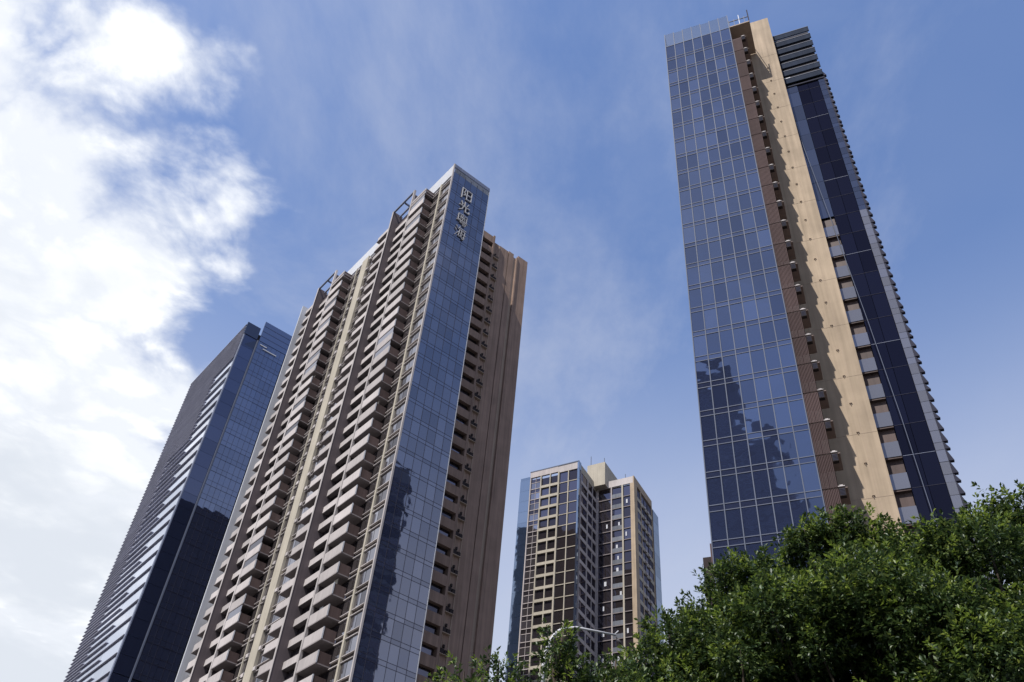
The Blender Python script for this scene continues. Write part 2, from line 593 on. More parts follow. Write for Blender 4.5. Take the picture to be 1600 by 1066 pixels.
def build_balcony_tower():
    FH = 3.0
    nf = 35
    Zk = [139.15 - FH * k for k in range(nf)]
    zb = Zk[-1] - 0.7
    GW = 8.65
    P('core', B, 0.55, GW - 0.05, 0.14, 54.6, 0, 140.3, 'core_dark')
    P('base_wall', B, 0.0, 0.55, 0.02, 54.6, 0, zb, 'grey_render')
    P('base_wall', B, 0.56, GW, 0.0, 0.13, 0, zb, 'slate_louver')
    # ---- glass end wall
    cw = GW / 6
    rest = []
    for k, z in enumerate(Zk):
        P('transom', B, 0.25, GW, -0.03, 0.03, z - 0.03, z + 0.03, 'dark_trim')
        P('transom', B, 0.25, GW, -0.03, 0.03, z - 0.66, z - 0.60, 'dark_trim')
        for i in range(6):
            x0, x1 = i * cw + 0.025, (i + 1) * cw - 0.025
            x0 = max(x0, 0.18)
            P('glass_pane', B, x0, x1, -0.012, 0.02, z + 0.03, z + FH - 0.66, 'blue_glass', tilt=0.0018)
            if k >= nf - 14:
                P('spandrel_pane', B, x0, x1, -0.012, 0.02, z - 0.60, z - 0.03, 'blue_glass', tilt=0.0018)
            else:
                rest.append((x0, x1, -0.012, 0.02, z - 0.60, z - 0.03, 0))
    link('spandrel_glazing', boxes_mesh('spandrel_glazing', rest, ['blue_glass']), B)['kind'] = 'stuff'
    for i in range(1, 6):
        P('mullion', B, i * cw - 0.025, i * cw + 0.025, -0.04, 0.024, zb, 142.3, 'dark_trim')
    for i in range(6):
        P('parapet_pane', B, max(i * cw + 0.025, 0.3), (i + 1) * cw - 0.025, -0.012, 0.02, 141.52, 142.9, 'grey_glass_panel', tilt=0.002)
    P('coping', B, 0.0, GW + 0.05, -0.06, 0.3, 142.95, 143.9, 'slate_louver')
    P('corner_trim', B, -0.12, 0.14, -0.08, 0.20, zb, 143.85, 'parapet_panel')
    P('edge_trim', B, GW, GW + 0.1, -0.05, 5.6, zb, 143.4, 'white_metal')
    # ---- white parapet screens on the long facade
    for y0, y1 in ((0.32, 10.6), (18.7, 40.0), (48.2, 54.2)):
        P('parapet_screen', B, -0.04, 0.10, y0, y1, 140.5, 143.8, 'white_metal')
    P('roof_slab', B, 0.1, GW - 0.1, 0.4, 54.4, 140.3, 140.5, 'grey_render')

    # ---- window bays
    def bay(ya, yb, lit='home_window', ledge='parapet_panel'):
        P('bay_wall', B, 0.16, 0.54, ya, yb, zb, 140.3, 'interior')
        w = (yb - ya)
        n = 2 if w < 3.2 else 3
        for k, z in enumerate(Zk):
            for q in range(n):
                y0 = ya + w * q / n + 0.05
                y1 = ya + w * (q + 1) / n - 0.05
                P('window', B, 0.06, 0.12, y0, y1, z + 0.10, z + FH - 0.82, lit, tilt=0.004)
            P('ledge', B, -0.14, 0.15, ya, yb, z - 0.02, z + 0.08, ledge)
            P('ledge', B, -0.14, 0.15, ya, yb, z - 0.78, z - 0.68, ledge)
    bay(0.32, 3.15)
    bay(3.6, 5.85)
    bay(23.3, 28.2)
    bay(30.8, 33.0)
    bay(33.3, 35.35)
    bay(52.0, 54.1)
    for y0, y1 in ((3.16, 3.58), (33.01, 33.29)):
        P('pilaster', B, -0.22, 0.3, y0, y1, zb, 140.3, 'cream_pilaster')
    P('pilaster', B, -0.40, 0.3, 28.25, 30.7, zb, 140.3, 'cream_pilaster')
    # air conditioners and drying racks beside the cream strip
    for k, z in enumerate(Zk):
        for y in (27.3, 31.2):
            if rng.random() < 0.75:
                yy = y + rng.uniform(-0.25, 0.25)
                P('air_conditioner', B, -0.42, -0.145, yy, yy + 0.7, z - 0.66, z - 0.1, 'parapet_panel')
    # ---- projecting balconies
    for m0 in (0.0, 29.5):
        y0, y1 = 6.0 + m0, 10.72 + m0
        P('balcony_back_wall', B, 0.3, 0.54, y0 - 0.1, 18.1 + m0, zb, 140.0, 'interior')
        for k, z in enumerate(Zk):
            b = J('balcony', B, 'bal', [(-1.9, 0.28, 0, 4.7, -0.5, -0.34, 1)], ['parapet_panel', 'soffit'], (0, y0, z))
            J('parapet', b, 'balp', [(-1.9, -1.78, 0.0, 4.7, -0.335, 1.15, 0)], ['parapet_panel'])
            J('side_panel', b, 'bals', [(-1.775, 0.0, 0.02, 0.10, -0.335, 1.12, 0)], ['brown_panel'])  # side parapet turned from the sun, its shade put into the brown
            J('corner_post', b, 'balc', [(-1.93, -1.75, -0.03, 0.0, -0.335, 1.2, 0)], ['white_metal'])
            for q in range(3):
                P('window', B, 0.2, 0.26, y0 + 0.1 + 1.5 * q, y0 + 1.5 + 1.5 * q, z - 0.3, z + 2.3, 'dark_window', tilt=0.004)
            if rng.random() < 0.22:
                P('balcony_glazing', B, -1.84, -1.80, y0 + 0.1, y0 + 4.6, z + 1.16, z + 2.48, 'home_window', tilt=0.004)
            elif rng.random() < 0.3:
                yy = y0 + rng.uniform(0.4, 3.6)
                P('laundry', B, -1.2, -1.15, yy, yy + rng.uniform(0.5, 1.1), z + 1.0 + rng.uniform(-.2, .2), z + 2.2, rng.choice(['white_metal', 'slate_louver', 'brown_panel', 'cream_pilaster']))
            # recessed bay between thin column and wing wall
            ya, yb = 11.2 + m0, 18.12 + m0
            P('recess_parapet', B, -0.55, -0.43, ya, yb, z - 0.45, z + 0.62, 'parapet_panel', tilt=0.001)
            P('recess_slab', B, -0.42, 0.28, ya, yb, z - 0.45, z - 0.3, 'soffit')
            for q in range(3):
                P('window', B, 0.2, 0.26, ya + 0.2 + 2.25 * q, ya + 2.25 + 2.25 * q, z - 0.28, z + 2.3, 'dark_window', tilt=0.004)
            # balcony bay on the far side of the wing wall
            yc, yd = 18.58 + m0, (22.95 if m0 == 0 else 22.3) + m0
            f = P('bay_balcony', B, -1.8, 0.28, yc, yd, z - 0.5, z - 0.36, 'soffit')
            L_ = yd - yc
            J('parapet', f, ('fbp', round(L_, 2)), [(-0.88, -0.77, -L_ / 2, L_ / 2, 0.075, 1.45, 0)], ['parapet_panel'])
            P('window', B, 0.2, 0.26, yc + 0.1, yd - 0.2, z - 0.3, z + 2.3, 'home_window', tilt=0.004)
        P('balcony_cap', B, -1.95, 0.1, y0 - 0.05, y1, 139.3, 139.7, 'soffit')
        P('balcony_back_wall', B, 0.3, 0.54, 18.6 + m0, 22.9 + m0, zb, 140.0, 'interior')
        P('thin_column', B, -1.95, -1.55, 10.75 + m0, 11.15 + m0, zb, 144.4, 'parapet_panel')
        P('column_fin', B, -1.54, 0.28, 10.86 + m0, 11.04 + m0, zb, 143.2, 'dark_render')
        P('wing_wall', B, -1.9, 0.28, 18.15 + m0, 18.5 + m0, zb, 144.3, 'dark_render')
        P('wing_edge', B, -1.97, -1.905, 18.10 + m0, 18.55 + m0, zb, 144.4, 'parapet_panel')
        # open frame over the roof
        P('roof_frame_beam', B, -1.93, -1.6, 11.16 + m0, 18.09 + m0, 144.0, 144.35, 'slate_louver')
        P('roof_frame_beam', B, -0.5, -0.2, 11.16 + m0, 18.09 + m0, 143.6, 143.95, 'slate_louver')
        P('roof_frame_rung', B, -1.59, -0.51, 14.4 + m0, 14.7 + m0, 143.8, 144.1, 'slate_louver')
        P('roof_frame_back', B, -0.19, 0.28, 11.2 + m0, 18.1 + m0, 140.5, 142.2, 'dark_render')
    P('end_fin', B, -1.9, 0.5, 54.25, 54.6, zb, 143.5, 'white_metal')

    # ---- rear block: beige service side
    y0 = 5.7
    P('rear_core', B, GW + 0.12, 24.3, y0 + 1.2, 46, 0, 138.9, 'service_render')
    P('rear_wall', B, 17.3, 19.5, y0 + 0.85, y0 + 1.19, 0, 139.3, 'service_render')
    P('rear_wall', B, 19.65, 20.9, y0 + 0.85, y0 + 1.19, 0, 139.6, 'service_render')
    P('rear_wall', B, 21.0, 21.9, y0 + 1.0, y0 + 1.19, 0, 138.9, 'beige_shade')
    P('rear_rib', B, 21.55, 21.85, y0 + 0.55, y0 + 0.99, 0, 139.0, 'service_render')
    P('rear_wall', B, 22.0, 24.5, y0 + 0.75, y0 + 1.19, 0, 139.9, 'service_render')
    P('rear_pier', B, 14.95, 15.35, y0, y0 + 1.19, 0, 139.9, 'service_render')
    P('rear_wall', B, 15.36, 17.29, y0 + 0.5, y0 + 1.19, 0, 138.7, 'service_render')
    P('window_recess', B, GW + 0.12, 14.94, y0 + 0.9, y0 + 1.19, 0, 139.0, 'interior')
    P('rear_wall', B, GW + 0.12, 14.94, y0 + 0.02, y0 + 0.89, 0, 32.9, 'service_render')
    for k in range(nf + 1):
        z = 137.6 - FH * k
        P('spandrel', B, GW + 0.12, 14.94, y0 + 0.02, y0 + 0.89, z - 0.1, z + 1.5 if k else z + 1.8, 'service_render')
        P('window', B, 9.2, 14.7, y0 + 0.7, y0 + 0.76, z - 1.58, z - 0.12, 'dark_window', tilt=0.004)
        if k:
            a = J('pipe_bracket', B, 'pb', [(-0.75, 0.75, -0.42, 0.0, -0.06, 0.03, 0), (-0.65, -0.05, -0.4, -0.02, 0.03, 0.75, 1),
                                            (0.1, 0.65, -0.4, -0.02, 0.03, 0.65, 1), (-0.12, 0.12, -0.26, -0.02, 1.0, 1.4, 1)],
                  ['beige_shade', 'ac_casing'], (16.1 + rng.uniform(-0.08, 0.08), y0 + 0.49, z - 0.6))
    for x in (15.7, 16.9):
        P('drain_pipe', B, x - 0.05, x + 0.05, y0 + 0.39, y0 + 0.49, 20, 138.4, 'beige_shade')
    P('rear_wing', B, 8.8, 27.0, 46.1, 58, 0, 139.0, 'dark_render')
    P('roof_box', B, 10, 14.5, 8, 14, 138.9, 140.9, 'service_render')


build_balcony_tower()


# ---- sign on the glass end
def stroke_mesh(name, strokes, depth=0.14, t=0.13):
    """raised metal character from straight strokes ((x0,z0),(x1,z1)) in a unit square"""
    v, f = [], []
    W, H = 2.45, 2.95
    for s in strokes:
        (x0, z0), (x1, z1) = s[0], s[1]
        w = s[2] if len(s) > 2 else t
        a = Vector((x0 * W, z0 * H))
        b = Vector((x1 * W, z1 * H))
        d = (b - a).normalized()
        n = Vector((-d.y, d.x)) * w
        a = a - d * w * 0.6
        b = b + d * w * 0.6
        k = len(v)
        jit = 0.004 * (len(v) // 8)
        for yy in (-depth - jit, 0.0):
            for p in (a - n, b - n, b + n, a + n):
                v.append((p.x, yy, p.y))
        f += [(k, k + 1, k + 2, k + 3), (k + 7, k + 6, k + 5, k + 4), (k, k + 4, k + 5, k + 1), (k + 1, k + 5, k + 6, k + 2),
              (k + 2, k + 6, k + 7, k + 3), (k + 3, k + 7, k + 4, k)]
    me = bpy.data.meshes.new(name)
    me.from_pydata(v, [], f)
    me.materials.append(MATS['sign_metal'])
    return me


def build_sign():
    s = empty('building_sign', B.location + Vector((3.7 * math.cos(BA), 3.7 * math.sin(BA), 124.5)), BA)
    tag(s, 'vertical sign of four raised metal characters high on the blue glass wall', 'sign')
    yang = [((.08, 0), (.08, 1)), ((.08, .96), (.36, .96)), ((.36, .96), (.27, .62)), ((.27, .62), (.38, .40)), ((.38, .40), (.22, .28)),
            ((.52, 0.02), (.52, .94)), ((.95, 0.02), (.95, .94)), ((.52, .94), (.95, .94)), ((.52, .50), (.95, .50)), ((.52, .05), (.95, .05))]
    guang = [((.5, 1), (.5, .52)), ((.18, .92), (.30, .66)), ((.82, .92), (.68, .66)), ((.04, .52), (.96, .52)),
             ((.38, .52), (.32, .22)), ((.32, .22), (.05, 0)), ((.62, .52), (.62, .08)), ((.62, .06), (.96, .06)), ((.96, .06), (.96, .22))]
    yue = [((.5, 1.02), (.42, .92)), ((.12, .90), (.12, .36)), ((.88, .90), (.88, .36)), ((.12, .90), (.88, .90)), ((.12, .36), (.88, .36)),
           ((.5, .86), (.5, .42)), ((.26, .64), (.74, .64)), ((.32, .80), (.38, .70)), ((.68, .80), (.62, .70)), ((.46, .62), (.26, .46)), ((.54, .62), (.74, .46)),
           ((.02, .26), (.98, .26)), ((.36, .26), (.30, .13)), ((.30, .13), (.86, .13)), ((.86, .13), (.78, -.04)), ((.78, -.04), (.56, -.02))]
    hai = [((.08, .96), (.20, .84)), ((.03, .66), (.15, .54)), ((.04, .02), (.22, .34)), ((.42, 1.0), (.30, .74)), ((.40, .86), (.98, .86)),
           ((.42, .70), (.36, .14)), ((.42, .70), (.90, .70)), ((.90, .70), (.84, 0.0)), ((.84, 0.0), (.70, .02)), ((.36, .14), (.94, .14)),
           ((.28, .42), (1.0, .42)), ((.58, .64), (.64, .50)), ((.56, .36), (.62, .22))]
    for i, (st, nm) in enumerate(((yang, 'a'), (guang, 'b'), (yue, 'c'), (hai, 'd'))):
        fat = {0: 0.085, 1: 0.10, 2: 0.06, 3: 0.065}[i]
        link('character', stroke_mesh('character', st, t=fat), s, (-1.22, -0.10, 11.2 - 3.72 * i))
        # brackets that carry the character off the glass
        J('bracket', s, 'brk', [(-0.9, 0.9, -0.10, 0.10, 0.9, 0.96, 0), (-0.9, 0.9, -0.10, 0.10, 2.2, 2.26, 0)], ['dark_trim'], (0, 0.0, 11.2 - 3.72 * i))


build_sign()

# ================================================================== finned office tower (far left)
LA = R(36.2)
Lr = empty('finned_tower', (-73.8666, 182.3398, 0), LA)
tag(Lr, 'dark blue glass office tower with horizontal fins, leaning up behind the balcony tower', 'tower')


def build_finned_tower():
    FH = 4.0
    P('core', Lr, 0.3, 12.6, 0.3, 37.2, 0, 170.5, 'core_dark')
    P('core', Lr, 12.61, 30, 0.6, 37.2, 0, 172.0, 'core_dark')
    top = 172.5
    # right face
    P('corner_coping', Lr, -0.35, 3.6, -0.12, 0.29, 168.2, top, 'slate_glass')
    nf = 24
    for k in range(nf):
        z = 168.0 - FH * (k + 1)
        P('corner_glass', Lr, 0.05, 3.7, -0.02, 0.06, z + 0.03, z + FH - 0.03, 'deep_glass', tilt=0.0015)
        P('glass_panel', Lr, 4.2, 8.3, -0.35, -0.27, z + 0.03, z + FH - 0.03, 'far_glass', tilt=0.003)
        P('glass_panel', Lr, 8.35, 12.55, -0.35, -0.27, z + 0.03, z + FH - 0.03, 'far_glass', tilt=0.003)
        P('transom', Lr, 4.2, 12.6, -0.40, -0.24, z - 0.025, z + 0.025, 'dark_trim')
        P('transom', Lr, 4.2, 12.6, -0.38, -0.24, z + 1.32, z + 1.36, 'dark_trim')
    P('corner_glass', Lr, 0.9, 3.7, -0.02, 0.06, 164.6, 168.0, 'slate_glass')
    P('roof_screen', Lr, 4.2, 30, -0.42, -0.05, 168.1, 175.5, 'far_glass')
    for z in (169.9, 171.8, 173.7):
        P('transom', Lr, 4.2, 14, -0.46, -0.43, z - 0.04, z + 0.04, 'dark_trim')
    for x0, x1, z in ((4.9, 6.9, 166.9), (6.0, 10.2, 165.9)):
        P('reflection_strip', Lr, x0, x1, -0.55, -0.42, z - 0.15, z + 0.15, 'white_metal')  # white bars stand in for bright reflections near the top of the glass
    for x in (5.6, 7.0, 9.8, 11.2):
        P('mullion', Lr, x - 0.025, x + 0.025, -0.39, -0.355, 72, 168, 'dark_trim')
    P('corner_mullion', Lr, 3.78, 4.12, -0.40, 0.1, 0, 168.0, 'steel_trim')
    P('base_wall', Lr, 0.0, 12.6, -0.02, 0.29, 0, 71.9, 'deep_glass')
    # left face: glass strips behind horizontal fins
    P('corner_band', Lr, -0.20, 0.04, -0.02, 0.9, 0, 172.4, 'slate_louver')
    P('base_wall', Lr, 0.0, 0.29, 0.91, 37.2, 0, 71.9, 'fin_grey')
    for k in range(nf):
        z = 168.0 - FH * (k + 1)
        if z < 158:
            P('glass_strip', Lr, -0.02, 0.06, 0.92, 13.0, z + 0.05, z + FH - 0.05, 'strip_glass', tilt=0.001)
        if z < 138:
            P('glass_strip', Lr, -0.02, 0.06, 13.05, 26.0, z + 0.05, z + FH - 0.05, 'strip_glass', tilt=0.001)
    P('spandrel_wall', Lr, -0.03, 0.25, 0.92, 13.0, 160.2, 170, 'fin_grey')
    P('spandrel_wall', Lr, -0.03, 0.25, 13.02, 26.02, 140.2, 170, 'fin_grey')
    P('spandrel_wall', Lr, -0.03, 0.25, 26.05, 37.2, 72, 170, 'fin_grey')
    z = 172.3
    i = 0
    while z > 72:
        full = z > 160
        y0 = 0.9
        if not full:
            if z > 139:
                y0 = 0.9 if i % 4 == 0 else 13.0
            else:
                y0 = {0: 0.9, 2: 13.0}.get(i % 4, 26.0)
        dep = 0.36
        P('fin', Lr, -dep - 0.04, -0.04, y0, 37.3, z - 0.14, z, 'fin_grey')
        z -= 1.0
        i += 1


build_finned_tower()

# ================================================================== distant apartment block (centre right)
SA = R(-31.5)
S_ = empty('apartment_block', (14.4641, 176.9097, 0), SA)
tag(S_, 'cream and dark apartment block with a gridded facade beyond the street lamp', 'apartment block')


def build_apartment_block():
    FH = 3.0
    nf = 17
    Zk = [125.26 - FH * k for k in range(nf)]
    zb = Zk[-1]
    # left wing
    P('core', S_, -7.6, 5.2, 0.5, 13, 0, 128.0, 'interior')
    P('base_wall', S_, -7.7, 5.35, 0.1, 0.49, 0, zb, 'cream_pilaster')
    for k, z in enumerate(Zk):
        P('glass_panel', S_, -10.4, -7.75, 0.1, 0.2, z, z + FH - 0.03, 'block_glass', tilt=0.002)
        # two narrow windows and a pair of small panes
        for x0, x1 in ((-7.45, -6.2), (-6.1, -4.85)):
            P('window', S_, x0, x1, 0.32, 0.38, z + 0.1, z + 1.75, 'home_window', tilt=0.004)
            P('window', S_, x0, x1, 0.32, 0.38, z + 1.95, z + 2.9, 'dark_window', tilt=0.004)
        P('band', S_, -7.45, -4.85, 0.2, 0.49, z - 0.08, z + 0.08, 'grey_render')
        P('band', S_, -7.45, -4.85, 0.24, 0.40, z + 1.78, z + 1.90, 'grey_render')
        # cream framed loggias
        P('band', S_, -4.55, -0.15, 0.0, 0.49, z - 0.35, z + 0.35, 'cream_pilaster')
        for x0, x1 in ((-4.5, -2.35), (-2.1, -0.2)):
            P('window', S_, x0, x1, 1.0 - 0.62, 0.44, z + 0.35, z + FH - 0.35, 'dark_window', tilt=0.004)
        # dark glazed bay
        P('band', S_, 0.25, 4.9, 0.18, 0.49, z - 0.09, z + 0.09, 'cream_pilaster')
        for x0, x1 in ((0.3, 2.5), (2.75, 4.9)):
            P('window', S_, x0, x1, 0.32, 0.38, z + 0.1, z + FH - 0.1, 'dark_window', tilt=0.004)
        P('corner_glass', S_, 5.0, 5.42, 0.02, 0.6, z + 0.02, z + FH - 0.02, 'block_glass', tilt=0.001)
    P('glass_return', S_, -10.4, -7.75, 0.21, 9, 0, 129.2, 'block_glass')
    for x0, x1, y0, m in ((-7.7, -7.46, 0.05, 'grey_render'), (-6.19, -6.11, 0.22, 'grey_render'), (-4.84, -4.56, -0.05, 'cream_pilaster'), (-2.34, -2.11, -0.02, 'cream_pilaster'),
                          (-0.14, 0.24, -0.05, 'cream_pilaster'), (2.51, 2.74, 0.05, 'cream_pilaster')):
        P('pilaster', S_, x0, x1, y0, 0.48, zb, 128.6, m)
    P('roof_band', S_, -7.7, -0.2, 0.02, 0.5, 128.62, 130.2, 'grey_render')
    P('roof_band', S_, -0.19, 5.0, 0.06, 0.5, 128.3, 130.2, 'parapet_panel')
    P('coping', S_, -7.75, 5.4, -0.02, 0.3, 130.21, 130.5, 'steel_trim')
    P('corner_glass', S_, 5.0, 5.42, 0.02, 1.3, 128.3, 130.4, 'block_glass')
    # right side of the left wing
    P('side_wall', S_, 5.0, 5.2, 0.7, 1.2, 0, 129.8, 'grey_render')
    P('side_parapet', S_, 5.05, 5.3, 1.3, 10.6, 128.1, 130.2, 'cream_pilaster')
    for k, z in enumerate(Zk):
        P('side_band', S_, 5.21, 5.42, 1.25, 10.6, z - 0.45, z + 0.45, 'grey_render')
        for y0, y1 in ((1.4, 5.0), (5.5, 8.0), (8.2, 10.4)):
            P('window', S_, 5.24, 5.30, y0, y1, z + 0.45, z + 2.55, 'dark_window', tilt=0.004)
    for y0, y1 in ((1.2, 1.39), (5.05, 5.45), (8.02, 8.18), (10.42, 10.6)):
        P('pilaster', S_, 5.21, 5.5, y0, y1, zb, 128.1, 'grey_render')
    # right wing
    yw = 10.7
    P('core', S_, 5.45, 14.95, yw + 0.5, yw + 16, 0, 128.6, 'interior')
    P('base_wall', S_, 5.55, 15.15, yw + 0.1, yw + 0.49, 0, zb, 'cream_pilaster')
    for k, z in enumerate(Zk):
        P('band', S_, 5.6, 14.2, yw + 0.1, yw + 0.49, z - 0.09, z + 0.09, 'soffit')  # darker material puts the shadow across this wing into the bands
        for j, (x0, x1) in enumerate(((5.8, 9.1), (9.4, 11.9), (12.3, 14.1))):
            P('window', S_, x0, x1, yw + 0.32, yw + 0.38, z + 0.14, z + FH - 0.14, 'dark_window', tilt=0.004)
            if j == 1:
                P('balcony_rail', S_, x0, x1, yw + 0.12, yw + 0.18, z + 0.13, z + 1.15, 'grey_glass_panel')
            if rng.random() < 0.3:
                xx = rng.uniform(x0 + 0.2, x1 - 0.7)
                P('laundry', S_, xx, xx + rng.uniform(0.3, 0.6), yw + 0.2, yw + 0.24, z + 1.0, z + 2.1, 'white_metal')
        # side of the right wing
        P('side_band', S_, 15.0, 15.16, yw + 1.4, yw + 11.9, z - 0.5, z + 0.5, 'cream_pilaster')
        for y0, y1 in ((2.0, 4.2), (4.7, 6.2), (6.7, 8.4), (9.0, 11.6)):
            P('window', S_, 15.02, 15.08, yw + y0, yw + y1, z + 0.5, z + 2.45, 'dark_window', tilt=0.004)
        for y0, y1 in ((6.3, 6.6), (8.5, 8.9)):
            P('air_conditioner', S_, 15.17, 15.5, yw + y0 - 0.3, yw + y1 + 0.2, z - 0.45, z + 0.15, 'grey_render')
        P('end_glass', S_, 15.02, 15.35, yw + 12.2, yw + 16, z + 0.02, z + FH - 0.02, 'block_glass', tilt=0.002)
    for x0, x1, m in ((5.45, 5.79, 'grey_render'), (9.11, 9.39, 'grey_render'), (11.91, 12.29, 'cream_pilaster'), (14.15, 15.2, 'beige_wall')):
        P('pilaster', S_, x0, x1, yw + 0.0, yw + 0.48, zb, 128.6, m)
    for y0, y1 in ((0.5, 1.95), (4.25, 4.65), (11.65, 12.1)):
        P('pilaster', S_, 14.96, 15.2, yw + y0, yw + y1, zb, 128.6, 'beige_wall')
    P('roof_band', S_, 5.5, 14.9, yw + 0.05, yw + 0.4, 128.62, 130.5, 'parapet_panel')
    P('roof_band', S_, 14.91, 15.2, yw + 0.02, yw + 12, 128.62, 130.6, 'beige_wall')
    # roof house
    P('roof_house', S_, 3.5, 8.3, 9.0, 19.0, 128.7, 135.4, 'cream_pilaster')
    for x, y, h in ((4.2, 9.6, 3.2), (7.6, 10.2, 2.2), (12.5, yw + 1.2, 2.0), (-2.0, 2.0, 1.6)):
        P('roof_mast', S_, x - 0.06, x + 0.06, y, y + 0.12, 130.0 if h < 2.1 else 135.4, (130.5 if h < 2.1 else 135.4) + h, 'steel_trim')


build_apartment_block()

# ================================================================== tower across the street (seen in the glass)
Ot = empty('office_tower', (16.4815, 57.6967, 0), TA)
tag(Ot, 'dark stepped office tower reflected in the pale glass grid', 'tower')


def build_office_tower():
    P('tower_body', Ot, -50.0, -22.3, -250, -230, 0, 262, 'slate_louver')
    P('tower_body', Ot, -22.28, -9.0, -248, -231, 0, 228, 'slate_louver')
    P('tower_body', Ot, -8.98, -2.0, -248, -232, 0, 196, 'slate_louver')
    for k in range(58):
        z = 258 - 4.2 * k
        P('window_band', Ot, -50.1, -22.2, -229.98, -229.8, z, z + 2.6, 'dark_window')
        if z < 224:
            P('window_band', Ot, -22.18, -9.05, -230.98, -230.8, z, z + 2.6, 'dark_window')


build_office_tower()

Rt = empty('office_tower', (-14.4067, 101.3724, 0), BA)
tag(Rt, 'dark banded tower mirrored low in the blue glass end of the balcony tower', 'tower')
P('tower_body', Rt, 58, 88.5, -170, -150, 0, 192, 'slate_louver')
for k in range(44):
    P('window_band', Rt, 57.9, 88.6, -149.98, -149.8, 184 - 4.2 * k, 186.6 - 4.2 * k, 'dark_window')

# ================================================================== street lamp
az0, az1, dl = R(4.25), R(9.05), 22.0
b0 = Vector((dl * math.sin(az0), dl * math.cos(az0), 0))
b1 = Vector((dl * math.sin(az1), dl * math.cos(az1), 0))
arm = (b1 - b0)
AL = arm.length
Lamp = empty('street_lamp', b0, math.atan2(arm.y, arm.x))
tag(Lamp, 'white curved street lamp pole with a thin arm rising out of the foliage', 'street lamp')


def build_lamp():
    h = 12.25
    pts = [(0, 0, 0), (0, 0, 4), (0, 0, 8), (0, 0, 11.0)]
    rad = [0.10, 0.085, 0.07, 0.058]
    for i in range(1, 9):
        a = i / 8 * math.pi / 2
        pts.append((0.55 * (1 - math.cos(a)), 0, 11.20 + 1.15 * math.sin(a)))
        rad.append(0.056 - 0.002 * i)
    link('pole', tube_mesh('pole', pts, rad, 'lamp_paint', 12), Lamp)
    link('arm', tube_mesh('arm', [(0.5, 0, 12.35), (0.8, 0, 12.40), (AL, 0, 12.24)], [0.036, 0.033, 0.026], 'lamp_paint', 10), Lamp)
    link('bracket', tube_mesh('bracket', [(AL - 0.05, 0, 12.24), (AL + 0.06, 0, 12.36)], 0.018, 'lamp_paint', 8), Lamp)
    link('bracket', tube_mesh('bracket', [(AL - 0.02, 0, 12.24), (AL + 0.04, 0, 12.10)], 0.018, 'lamp_dark', 8), Lamp)
    link('lamp_head', tube_mesh('lamp_head', [(AL + 0.02, 0, 12.13), (AL + 0.03, 0, 12.12), (AL + 0.07, 0, 12.07), (AL + 0.12, 0, 12.02), (AL + 0.13, 0, 12.01)],
                                [0.012, 0.036, 0.042, 0.036, 0.012], 'lamp_dark', 12), Lamp)
    link('base_plate', boxes_mesh('base_plate', [(-0.22, 0.22, -0.22, 0.22, 0.0, 0.03)], ['steel_trim']), Lamp)


build_lamp()


# ================================================================== trees
def leaf_cloud(name, sprays, seed, size, mat):
    """sprays: (n,6) array with position and outward direction; each grows a rosette of pointed, folded leaves"""
    r = np.random.default_rng(seed)
    n = len(sprays)
    per = 15
    pos = np.repeat(sprays[:, :3], per, 0)
    ax = np.repeat(sprays[:, 3:6], per, 0)
    m = n * per
    ax = ax / np.linalg.norm(ax, axis=1, keepdims=True)
    t = r.random(m)
    rnd = r.normal(size=(m, 3))
    side = rnd - ax * (rnd * ax).sum(1, keepdims=True)
    side /= np.linalg.norm(side, axis=1, keepdims=True)
    open_ = 0.35 + 1.0 * (1 - t)
    d = ax * np.cos(open_)[:, None] + side * np.sin(open_)[:, None]
    d[:, 2] -= 0.18
    d /= np.linalg.norm(d, axis=1, keepdims=True)
    base = pos + ax * ((t - 0.6) * size * 2.6)[:, None] + side * (0.10 * size)
    w = np.cross(d, np.array([0, 0, 0.9]) + 0.45 * ax + 0.38 * r.normal(size=(m, 3)))
    w /= np.linalg.norm(w, axis=1, keepdims=True) + 1e-9
    up = np.cross(w, d)
    ln = size * (0.65 + 0.6 * r.random(m))[:, None]
    wd = ln * 0.24
    v = np.empty((m, 4, 3))
    v[:, 0] = base
    v[:, 1] = base + d * ln * 0.48 + w * wd + up * ln * 0.07
    v[:, 2] = base + d * ln - up * ln * 0.10
    v[:, 3] = base + d * ln * 0.48 - w * wd + up * ln * 0.07
    me = bpy.data.meshes.new(name)
    me.vertices.add(m * 4)
    me.vertices.foreach_set('co', v.reshape(-1).astype(np.float32))
    i = np.arange(m)[:, None] * 4
    tri = np.concatenate([i + 0, i + 1, i + 2, i + 0, i + 2, i + 3], 1).reshape(-1)
    me.loops.add(len(tri))
    me.loops.foreach_set('vertex_index', tri.astype(np.int32))
    me.polygons.add(m * 2)
    me.polygons.foreach_set('loop_start', (np.arange(m * 2) * 3).astype(np.int32))
    me.polygons.foreach_set('loop_total', np.full(m * 2, 3, np.int32))
    me.materials.append(MATS[mat])
    me.update()
    me.validate()
    return me


